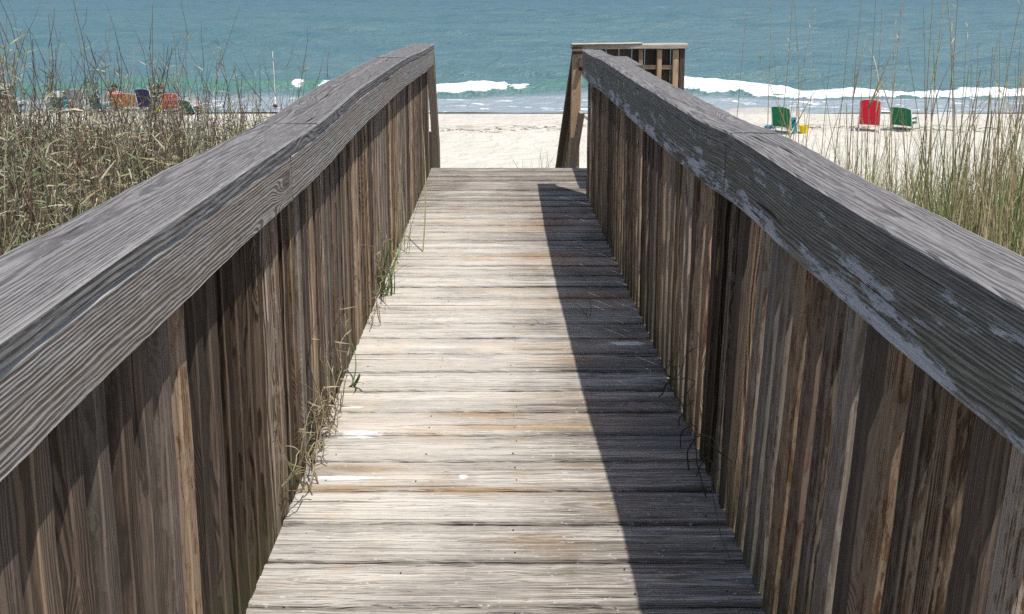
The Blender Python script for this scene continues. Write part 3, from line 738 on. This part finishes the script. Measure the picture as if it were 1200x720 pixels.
# weeds on the deck edge
def dk(x, y, z=0.0): a, b = px_deck(x, y); return (a, b, z)
LEAF = [(.16, .24, .07), (.20, .28, .10), (.12, .19, .05)]
tuft('green_weed', (-.61, px_deck(443, 345)[1], -.02), 'green broad bladed weed growing up against the left pickets', 'weed', 9, .42, LEAF, .035, .014, (.3, 1.1), (.02, .25), dirx=.6)
tuft('dry_weed', (-.61, px_deck(430, 300)[1], -.02), 'tall thin tan weed climbing the far left pickets', 'weed', 8, .75, [(.42, .36, .24), (.34, .3, .18), (.3, .32, .16)], .05, .009, (.1, .6), (.02, .18), dirx=.5)
random.seed(12)
tuft('grass_sprout', (-.60, px_deck(400, 452)[1], -.01), 'single green grass blade arching over the deck planks from the left edge', 'grass sprout', 3, .22, LEAF, .012, .013, (1.3, 2.2), (.4, .8), dirx=.9)
x_, y_, _ = dk(688, 370); tuft('grass_sprout', (x_, y_, -.006), 'small green sprout coming through the planks at the shadow edge', 'grass sprout', 4, .16, LEAF, .01, .007, (1.2, 2.4), (.3, .8))
x_, y_, _ = dk(630, 381); tuft('dry_sprig', (x_, y_, -.002), 'tiny dry brown blade lying in the middle of the deck', 'grass sprout', 2, .08, [(.35, .22, .1)], .01, .006, (1, 2), (1.2, 1.8))
def vine(name, label, base_x, ys_, zmax, n, pal, seedv, sg, wide=.05):
    random.seed(seedv); t = empty(name, (base_x, ys_[0], 0)); tag(t, label, 'vine')
    for i in range(n):
        p = Vector((random.uniform(0, .05) * -sg, random.uniform(0, ys_[1] - ys_[0]), random.uniform(-.01, .03))); pts = [p.copy()]; d = Vector((-.1 * sg, random.gauss(0, .4), 1)).normalized()
        L = random.uniform(.4, 1.0) * zmax
        for q in range(14):
            d = (d + Vector((random.gauss(0, .25), random.gauss(0, .33), random.gauss(0, .25) - (.10 if q > 6 else 0)))).normalized(); p = p + d * (L / 11)
            lim = -sg * p.x
            if lim < -.005: p.x = sg * .002; d.x *= -.5
            if lim > wide: p.x = -sg * wide; d.x *= -.5
            if p.z < .004: p.z = .006; d.z = abs(d.z) * .3
            pts.append(p.copy())
        mb = MB(); tube(mb, pts, [.0022 * (1 - .04 * j) for j in range(len(pts))], n=5, col=jc(random.choice(pal)), cap=False); mb.build('stem', M['grass'], t)
        for q in range(4):
            mb = MB(); j = random.randint(3, 13); a = random.uniform(0, 6.28)
            ribbon(mb, pts[j], (math.cos(a) * .6 - .2 * sg, math.sin(a), random.uniform(-.4, .8)), random.uniform(.03, .08), .0055, random.uniform(1, 3), jc(random.choice(pal)), 4, 1.5)
            mb.build('leaf', M['grass'], t)
    return t
DRY = [(.38, .30, .19), (.30, .23, .15), (.45, .38, .26), (.22, .17, .12), (.30, .28, .14)]
vine('dry_vine', 'tangled dry tan vine heaped against the near left pickets', -.615, (px_deck(350, 600)[1], px_deck(375, 500)[1] + .1), .42, 24, DRY, 3, -1, .032)
vine('dry_vine', 'wispy dry vine on the left pickets beside the green weed', -.615, (px_deck(420, 400)[1], px_deck(440, 340)[1] + .3), .5, 8, DRY, 4, -1)
vine('dark_vine', 'dark curling vine twisting up the right pickets in the shade', .60, (px_deck(855, 620)[1], px_deck(815, 520)[1] + .3), .52, 7, [(.06, .05, .035), (.10, .085, .05), (.08, .09, .05)], 9, 1, .03)

# ------------------------------------------------------------------ things on the beach
random.seed(21)
FAB = {n: flat('fabric_' + n, c, .75, .2, 18, .12) for n, c in dict(green=(.015, .16, .075), red=(.62, .02, .045), teal=(.01, .19, .24), white=(.78, .80, .80), navy=(.03, .035, .09), orange=(.66, .20, .07),
       grey=(.30, .33, .33), darkgreen=(.02, .09, .07), black=(.02, .02, .025), pink=(.75, .33, .28), coral=(.70, .10, .08), yellow=(.80, .62, .02), blue=(.05, .22, .33)).items()}
METAL = flat('chair_metal', (.55, .56, .57), .35, .5); PLW = flat('plastic_white', (.8, .8, .78), .4)
SKIN = flat('skin', (.50, .29, .20), .55); HAIR = flat('hair_dark', (.03, .02, .015), .6)
def slab(mb, a, b, w, t, col=None, sag=0.0, n=6, crown=0.0):
    """curved fabric panel from point a to b (both in the x=0 plane), width w"""
    a = Vector(a); b = Vector(b); d = (b - a); nrm = Vector((0, -d.z, d.y)).normalized(); vs, fs = [], []; m = 6
    for side in (0, 1):
        for i in range(n + 1):
            for j in range(m + 1):
                t_ = i / n; u = j / m * 2 - 1
                p = a + d * t_ + nrm * (-sag * (math.sin(math.pi * t_)) * (1 - u * u * .5) + (t if side else 0)) + Vector((u * w / 2, 0, 0)) + d.normalized() * crown * (1 - u ** 4) * (t_ ** 3)
                vs.append(p)
    N = (n + 1) * (m + 1)
    for i in range(n):
        for j in range(m):
            q = (i * (m + 1) + j, i * (m + 1) + j + 1, (i + 1) * (m + 1) + j + 1, (i + 1) * (m + 1) + j); fs.append(q); fs.append(tuple(N + e for e in reversed(q)))
    per = [j for j in range(m)] ; 
    for j in range(m): fs.append((j + 1, j, N + j, N + j + 1)); e = n * (m + 1); fs.append((e + j, e + j + 1, N + e + j + 1, N + e + j))
    for i in range(n):
        l0, l1 = i * (m + 1), (i + 1) * (m + 1); fs.append((l0, l1, N + l1, N + l0)); r0_, r1_ = l0 + m, l1 + m; fs.append((r1_, r0_, N + r0_, N + r1_))
    mb.add(vs, fs, None, rv(), col=col, smooth=False)
def beach_chair(loc, rz, fab, label, w=.50, backh=.62, seath=.22, rec=.30, arm='white', name='beach_chair', group=None, stripe=None):
    t = empty(name, loc, rz); tag(t, label, 'beach chair', group)
    # the chair faces +Y (the sea); backrest nearest the camera
    bb = (0, -.02, seath); bt = (0, -.02 - backh * rec, seath + backh)
    mb = MB(); slab(mb, bb, bt, w, .018, sag=.03, crown=.04); mb.build('backrest', FAB[fab], t)
    if stripe:
        mb = MB(); slab(mb, (0, -.02 - .55 * backh * rec - .024, seath + .55 * backh), (0, -.02 - .72 * backh * rec - .024, seath + .72 * backh), w * .98, .006, sag=.03); mb.build('stripe', FAB[stripe], t)
    mb = MB(); slab(mb, (0, 0, seath), (0, .44, seath + .05), w, .018, sag=-.03); mb.build('seat', FAB[fab], t)
    for s in (-1, 1):
        x = s * (w / 2 + .012)
        mb = MB(); tube(mb, [(x, bt[1], bt[2]), (x, -.02, seath - .01), (x, .30, .01)], .012); mb.build('side_frame', METAL, t)
        mb = MB(); tube(mb, [(x, .46, seath + .05), (x, .10, seath * .6), (x, -.16, .01)], .012); mb.build('leg', METAL, t)
        mb = MB(); box(mb, (x, .13, seath + .20), (.05, .36, .022)); tube(mb, [(x, .28, seath + .19), (x, .30, seath + .03)], .010); mb.build('armrest', FAB[arm], t)
    mb = MB(); tube(mb, [(-w / 2 - .012, bt[1], bt[2]), (-w / 4, bt[1] - .005, bt[2] + .03), (w / 4, bt[1] - .005, bt[2] + .03), (w / 2 + .012, bt[1], bt[2])], .012); mb.build('top_frame', METAL, t)
    return t
def bp(x, y, D=3.72):
    a, b = px_plane(x, y, D); D2 = EYE - float(ground(a, b)); a, b = px_plane(x, y, D2); return (a, b, float(ground(a, b)) - .005)
beach_chair(bp(1018, 154), R(-24), 'red', 'red high backed beach chair seen from behind on the right sand', .46, .64, .19, .18)
beach_chair(bp(916, 157), R(-40), 'green', 'green beach chair beside the yellow bucket on the right sand', .46, .50, .20, .30, arm='teal')
beach_chair(bp(1056, 154), R(-44), 'green', 'green low beach chair just right of the red chair', .50, .46, .16, .34, arm='darkgreen')
def bucket(loc, label, col, r=.12, h=.2, name='bucket'):
    t = empty(name, loc); tag(t, label, 'bucket'); mb = MB(); n = 20; vs, fs = [], []
    prof = [(0, 0), (r * .78, 0), (r, h), (r * 1.07, h), (r * 1.07, h - .015), (r * .97, h - .02), (r * .94, h - .005), (r * .74, .012), (0, .012)]
    for (a, z) in prof:
        for q in range(n): vs.append((a * math.cos(q * 6.2832 / n), a * math.sin(q * 6.2832 / n), z))
    for i in range(len(prof) - 1):
        for q in range(n): q2 = (q + 1) % n; fs.append((i * n + q, i * n + q2, (i + 1) * n + q2, (i + 1) * n + q))
    mb.add(vs, fs, smooth=False); mb.build('pail', FAB[col], t)
    mb = MB(); tube(mb, [(r * math.cos(q * math.pi / 10), r * .5 * math.sin(q * math.pi / 10) + .02, h - .01 - .09 * math.sin(q * math.pi / 10)) for q in range(11)], .005); mb.build('handle', PLW, t)
    return t
bucket(bp(942, 156), 'yellow toy bucket on the sand beside a green chair', 'yellow')
bucket(bp(187, 131), 'yellow bucket standing among the group on the left beach', 'yellow', .10, .22)
def bag(loc, rz, label, col, band, w=.34, d=.2, h=.24, name='beach_bag', cat='bag'):
    t = empty(name, loc, rz); tag(t, label, cat); mb = MB(); vs, fs = [], []; n = 24
    prof = [(0.0, 0), (.86, 0), (1, .1), (1.02, .5), (.92, .85), (.80, 1.0), (0, 1.0)]
    for (a, z) in prof:
        for q in range(n):
            th = q * 6.2832 / n; cx = math.copysign(abs(math.cos(th)) ** .5, math.cos(th)); sy = math.copysign(abs(math.sin(th)) ** .5, math.sin(th)); vs.append((a * w / 2 * cx, a * d / 2 * sy, z * h))
    for i in range(len(prof) - 1):
        for q in range(n): q2 = (q + 1) % n; fs.append((i * n + q, i * n + q2, (i + 1) * n + q2, (i + 1) * n + q))
    mb.add(vs, fs, smooth=True); mb.build('body', FAB[col], t)
    mb = MB(); box(mb, (0, -d * .53, h * .42), (w * .8, .012, h * .22)); mb.build('pocket', FAB[band], t)
    for s in (-1, 1):
        mb = MB(); tube(mb, [(-w * .25, s * d * .35, h * .95), (-w * .18, s * d * .4, h * 1.25), (w * .18, s * d * .4, h * 1.25), (w * .25, s * d * .35, h * .95)], .010); mb.build('handle', FAB[band], t)
    return t
bag(bp(901, 154), .2, 'blue and white beach bag left of the green chair by the bucket', 'blue', 'white', .22, .16, .16)
# teal towel over a small folded chair beside the green one
t = empty('folded_chair', bp(930, 157), R(10)); tag(t, 'folded teal and white beach chair standing between green chair and yellow bucket', 'folded chair')
mb = MB(); slab(mb, (-.0, 0, .05), (0, .10, .42), .16, .03, sag=.01); mb.build('fabric', FAB['teal'], t)
mb = MB(); tube(mb, [(-.10, 0, 0), (-.10, .13, .45), (.10, .13, .45), (.10, 0, 0)], .014); tube(mb, [(-.10, .16, 0), (-.09, .03, .40)], .012); tube(mb, [(.10, .16, 0), (.09, .03, .40)], .012); mb.build('frame', PLW, t)

# left group
beach_chair(bp(72, 131), R(8), 'teal', 'teal beach chair with a white towel over its top on the left beach', .50, .52, .18, .28, stripe=None)
t = empty('towel', (bp(72, 131)[0], bp(72, 131)[1] - .17, bp(72, 131)[2] + .50)); tag(t, 'white towel hanging over the top of a teal beach chair', 'towel')
mb = MB(); slab(mb, (-.0, -.035, .05), (0, -.048, .22), .44, .012, sag=.006); slab(mb, (0, -.048, .215), (0, .045, .222), .44, .012); slab(mb, (0, .035, .22), (0, .05, .08), .44, .012); mb.build('cloth', FAB['white'], t)
beach_chair(bp(115, 131), R(-18), 'teal', 'teal beach chair leaning right on the left beach, next to the orange chair', .44, .46, .14, .30)
beach_chair(bp(92, 130), R(10), 'grey', 'grey green beach chair between two teal ones', .42, .56, .18, .25)
beach_chair(bp(147, 129), R(5), 'orange', 'orange reclining beach chair beside the person in pink', .80, .42, .16, .45, arm='orange')
beach_chair(bp(171, 130), R(-8), 'navy', 'navy high backed beach chair beside the orange one', .48, .56, .18, .22)
beach_chair(bp(200, 131), R(10), 'coral', 'coral red beach chair with rounded back on the left beach', .50, .46, .16, .3, stripe='pink')
beach_chair(bp(222, 133), R(-30), 'darkgreen', 'dark green low beach chair with white arms, right end of the left group', .56, .34, .12, .5, arm='white')
beach_chair(bp(10, 131), R(6), 'black', 'black beach chair with white stripe at the far left edge', .66, .42, .16, .35, stripe='white')
bag(bp(232, 130), .1, 'pink beach bag beside the dark green low chair', 'pink', 'white', .26, .2, .28)

def person(loc, rz, shirt, label):
    """small seated figure, knees drawn up, facing +Y"""
    me = bpy.data.meshes.new('person')
    J = dict(pel=(0, 0, .13), sp=(0, -.05, .32), ch=(0, -.05, .50), nk=(0, -.03, .62), hd=(0, -.01, .70), ht=(0, 0, .80),
             shl=(-.17, -.04, .55), ell=(-.24, .08, .36), hal=(-.12, .30, .36), shr=(.17, -.04, .55), elr=(.24, .08, .36), har=(.12, .30, .36),
             hpl=(-.10, .03, .12), knl=(-.13, .38, .40), anl=(-.12, .56, .06), tol=(-.13, .74, .04), hpr=(.10, .03, .12), knr=(.13, .38, .40), anr=(.12, .56, .06), tor=(.13, .74, .04))
    E = [('pel', 'sp'), ('sp', 'ch'), ('ch', 'nk'), ('nk', 'hd'), ('hd', 'ht'), ('ch', 'shl'), ('shl', 'ell'), ('ell', 'hal'), ('ch', 'shr'), ('shr', 'elr'), ('elr', 'har'),
         ('pel', 'hpl'), ('hpl', 'knl'), ('knl', 'anl'), ('anl', 'tol'), ('pel', 'hpr'), ('hpr', 'knr'), ('knr', 'anr'), ('anr', 'tor')]
    rad = dict(pel=.13, sp=.115, ch=.13, nk=.052, hd=.088, ht=.07, shl=.06, ell=.042, hal=.034, shr=.06, elr=.042, har=.034, hpl=.09, knl=.062, anl=.042, tol=.03, hpr=.09, knr=.062, anr=.042, tor=.03)
    ks = list(J); me.from_pydata([J[q] for q in ks], [(ks.index(a), ks.index(b)) for a, b in E], [])
    o = bpy.data.objects.new('person', me); o.location = loc; o.rotation_euler = (0, 0, rz); link(o); tag(o, label, 'person')
    o.modifiers.new('skin', 'SKIN'); 
    for i, q in enumerate(ks): me.skin_vertices[0].data[i].radius = (rad[q], rad[q])
    me.skin_vertices[0].data[0].use_root = True
    sb = o.modifiers.new('sub', 'SUBSURF'); sb.levels = 2; sb.render_levels = 2; me.materials.append(SKIN)
    # shirt
    m2 = bpy.data.meshes.new('shirt'); m2.from_pydata([(0, -.005, .14), (0, -.05, .32), (0, -.05, .50), (0, -.035, .585), (-.175, -.04, .55), (-.215, .03, .44), (.175, -.04, .55), (.215, .03, .44)], [(0, 1), (1, 2), (2, 3), (2, 4), (4, 5), (2, 6), (6, 7)], [])
    s = bpy.data.objects.new('shirt', m2); link(s, o); s.modifiers.new('skin', 'SKIN')
    for i, q in enumerate((.145, .135, .147, .07, .078, .062, .078, .062)): m2.skin_vertices[0].data[i].radius = (q, q)
    m2.skin_vertices[0].data[0].use_root = True
    sb = s.modifiers.new('sub', 'SUBSURF'); sb.levels = 2; sb.render_levels = 2; m2.materials.append(FAB[shirt])
    mb = MB(); vs, fs = [], []; n = 14
    for i in range(8):
        ph = math.pi * .62 * i / 7
        for q in range(n): th = 6.2832 * q / n; vs.append((.098 * math.sin(ph) * math.cos(th), -.022 + .108 * math.sin(ph) * math.sin(th) + -.012 * i / 7, .745 + .105 * math.cos(ph)))
    for i in range(7):
        for q in range(n): q2 = (q + 1) % n; fs.append((i * n + q, i * n + q2, (i + 1) * n + q2, (i + 1) * n + q))
    mb.add(vs, fs, smooth=True); mb.build('hair', HAIR, o)
    return o
person(bp(136, 127), R(10), 'pink', 'person in a pink top sitting on the sand left of the orange chair')
person(bp(189, 127), R(-5), 'navy', 'person in a dark top sitting between the navy and coral chairs')

# surf rod standing in the sand
fx = bp(323, 128); t = empty('fishing_rod', fx); tag(t, 'tall pale fishing rod standing upright in the sand holder near the water', 'fishing rod')
mb = MB(); tube(mb, [(0, 0, -.1), (0, 0, .45)], .03, 10); mb.build('holder', PLW, t)
mb = MB(); tube(mb, [(0, 0, .1), (0, 0, .6), (0, .0, 1.2), (-.03, 0, 1.95)], [.013, .012, .009, .005], 8); mb.build('rod', flat('rod_pale', (.72, .68, .50), .4), t)
mb = MB(); tube(mb, [(-.05, -.05, .16), (.05, -.05, .16)], .05, 12); tube(mb, [(.05, -.05, .16), (.09, -.09, .12)], .012, 6); mb.build('reel', flat('reel_dark', (.10, .02, .02), .4), t)
# washed up weed: stuff
mb = MB(); random.seed(5)
for _ in range(900):
    x = random.uniform(-16, 16); yy = 20.3 + random.gauss(0, .22) + .5 * math.sin(x * .3); z = float(ground(x, yy))
    ribbon(mb, (x, yy, z + .008), (random.gauss(0, 1), random.gauss(0, 1), .12), random.uniform(.05, .22), random.uniform(.008, .025), random.uniform(.3, 1.5), jc((.20, .15, .10)), 3)
o = mb.build('seaweed_line', M['grass']); tag(o, 'thin line of dark dried seaweed along the beach', 'seaweed', kind='stuff')
